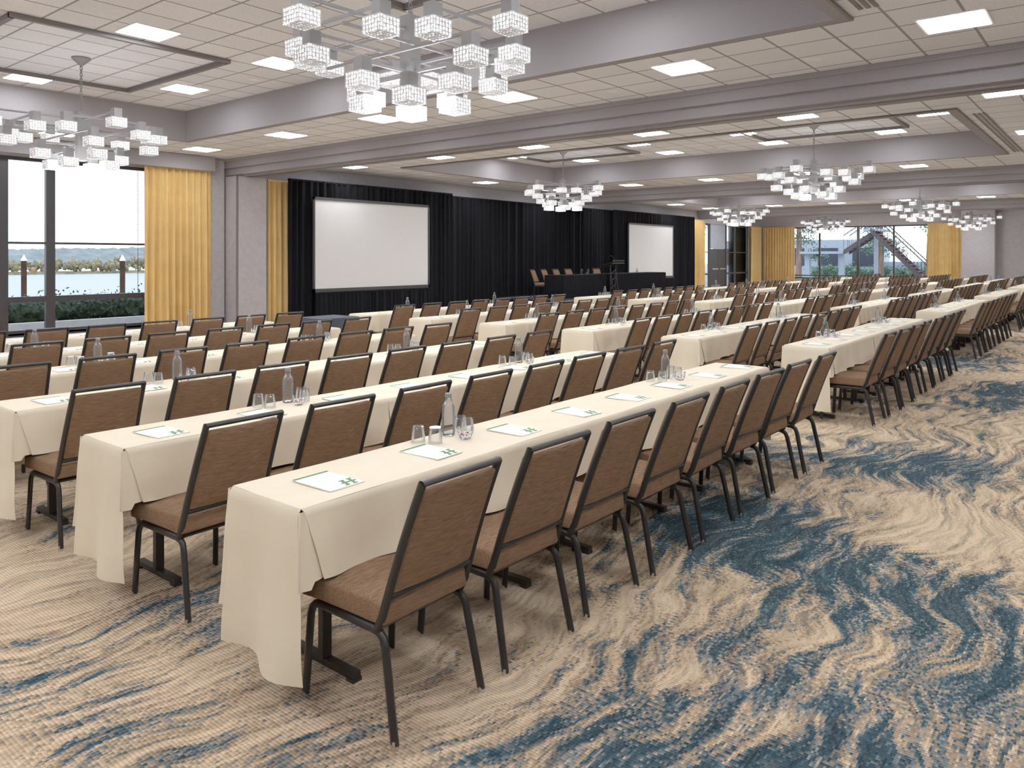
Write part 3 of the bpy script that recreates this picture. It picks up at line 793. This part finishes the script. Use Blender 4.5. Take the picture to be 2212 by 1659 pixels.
for x,y in [(-39.4,13.2),(-35.8,16.0)]:
    e=empty('dock_piling'); e.location=(x,y,-3.15)
    b=MB(); b.lathe([(.0001,-1.5),(.115,-1.5),(.115,4.66),(.0001,4.66)],14); part(b.mesh('piling_post',[m_pile],40),'piling_post',e)
    b=MB(); b.lathe([(.125,4.62),(.125,4.67),(.0001,4.92)],14); part(b.mesh('piling_cap',[m_white],40),'piling_cap',e)
    top(e,'brown wooden dock piling with white conical cap','piling','dock pilings')
# exterior: stair court side
b=MB(); b.box(-40,10,YF+.26,80,-.3,-.05); b.box(-40,XL-.26,34.1,YF+.26,-.3,-.05); top(b.obj('courtyard_ground',[m_concrete]),'grey paved courtyard outside the windows','ground')
b=MB(); b.box(-26,-13.4,58,60,-.05,2.9,0); b.box(-13.4,-4,58.5,60,-.05,1.3,0)
for i in range(5): b.box(-25+i*2.4,-23.6+i*2.4,57.95,58.0,1.0,2.3,1)
top(b.obj('neighbouring_building',[m_bluegrey,m_bluedark],merge=False),'blue-grey sided building across the courtyard','building')
e=empty('exterior_staircase')
def flight(x0,z0,x1,z1,y,n):
    bt=MB(); bs=MB(); br=MB()
    for i in range(n):
        t=(i+.5)/n; x=x0+(x1-x0)*t; z=z0+(z1-z0)*t; bt.box(x-.14,x+.14,y,y+1.2,z-.03,z+.03)
    for yy in(y-.04,y+1.2):
        bs.v+= [(x0,yy,z0-.2),(x1,yy,z1-.2),(x1,yy,z1+.1),(x0,yy,z0+.1),(x0,yy+.05,z0-.2),(x1,yy+.05,z1-.2),(x1,yy+.05,z1+.1),(x0,yy+.05,z0+.1)]
        o=len(bs.v)-8
        for q in [(0,1,2,3),(7,6,5,4),(0,4,5,1),(3,2,6,7),(0,3,7,4),(1,5,6,2)]: bs.f.append([o+k for k in q]); bs.m.append(0)
        br.tube([(x0,yy,z0+1.0),(x1,yy,z1+1.0)],.03,seg=6)
        for i in range(n+1):
            t=i/n; x=x0+(x1-x0)*t; z=z0+(z1-z0)*t; br.tube([(x,yy,z),(x,yy,z+1.0)],.012,seg=4)
    part(bt.mesh('stair_tread',[m_red],merge=False),'stair_tread',e); part(bs.mesh('stringer',[m_stair],merge=False),'stringer',e); part(br.mesh('handrail',[m_alu],merge=False),'handrail',e)
flight(-12.0,3.3,-8.9,0.1,49,16); flight(-13.9,2.0,-12.0,3.3,50.4,8)
b=MB(); b.box(-16.5,-13.9,50.0,52,1.85,2.0); b.box(-12.4,-11.6,49,52,3.2,3.35)
for x in(-16.2,-14.1): b.box(x-.15,x+.15,50.5,50.8,-.05,1.85)
b.box(-12.1,-11.9,50.2,50.4,-.05,3.2)
part(b.mesh('landing',[m_bluegrey],merge=False),'landing',e)
top(e,'outdoor staircase with dark red treads and metal railings','staircase')
def tree(x,y,r,h,seed,fol):
    e=empty('tree'); e.location=(x,y,-.05); rr=random.Random(seed)
    b=MB(); b.tube([(0,0,0),(0,0,.5),(.05,0,h*.5),(0,0,h)],r,seg=14,taper=[1.3,1.05,.9,.6]); part(b.mesh('trunk',[m_bark],60),'trunk',e)
    b=MB()
    for i in range(fol):
        c=(rr.uniform(-1.1,1.1),rr.uniform(-.9,.9),rr.uniform(.35,1)*h)
        leafquads(b,c,220,(.7,.7,.5),.09,rr)
    part(b.mesh('foliage',[m_leaf2],merge=False),'foliage',e)
    top(e,'evergreen tree with reddish bark in the courtyard','tree','courtyard trees')
tree(-9.1,52.7,.62,8,1,6); tree(-17.9,54,.2,5,2,12); tree(-5.6,53.4,.25,5,3,16); tree(-22,45,.2,5,4,10); tree(-24.5,40,.2,6,5,10); tree(-12.9,55.2,.2,5,8,7)
b=MB()
for i in range(60):
    c=(rr.uniform(-18,-5),rr.uniform(56.6,57.3),rr.uniform(.1,.7)); blob(b,c,rr.uniform(.3,.45),2,.3,i); leafquads(b,(c[0],c[1]-.2,c[2]+.2),120,(.6,.4,.5),.07,rr)
top(b.obj('shrubs',[m_leaf2],merge=False),'mixed green shrubs bordering the courtyard','shrubs',kind='stuff')

# ------------------------------------------------------------------ world, camera
w=bpy.data.worlds.new('sky_world'); scene.world=w; w.use_nodes=True
nt=w.node_tree; bg=nt.nodes['Background']
tc=N(nt,'ShaderNodeTexCoord'); sp=N(nt,'ShaderNodeSeparateXYZ'); L(nt,tc.outputs['Generated'],sp.inputs[0])
cr=N(nt,'ShaderNodeValToRGB'); e=cr.color_ramp.elements; e[0].position=.5; e[0].color=(1,1,1,1); e[1].position=.9; e[1].color=(.62,.77,1,1)
mm=N(nt,'ShaderNodeMath',operation='MULTIPLY_ADD'); mm.inputs[1].default_value=.5; mm.inputs[2].default_value=.5; L(nt,sp.outputs['Z'],mm.inputs[0]); L(nt,mm.outputs[0],cr.inputs[0])
L(nt,cr.outputs[0],bg.inputs['Color']); bg.inputs['Strength'].default_value=2.0
cam=bpy.data.cameras.new('camera'); co=bpy.data.objects.new('camera',cam); COL.objects.link(co)
co.location=(0,0,1.65); co.rotation_euler=(pi/2,0,math.radians(38.9))
cam.sensor_width=36; cam.lens=1650/2212*36; cam.shift_y=-(829.5-555)/2212; cam.clip_end=2000; cam.clip_start=.05
if ZOOM:
    k,px,py=ZOOM; cam.lens*=k; cam.shift_x=(px-1106)/2212*k; cam.shift_y=(555-py)/2212*k
scene.camera=co
scene.view_settings.view_transform='Standard'; scene.view_settings.look='None'
scene.view_settings.exposure=.20; scene.view_settings.gamma=1.2
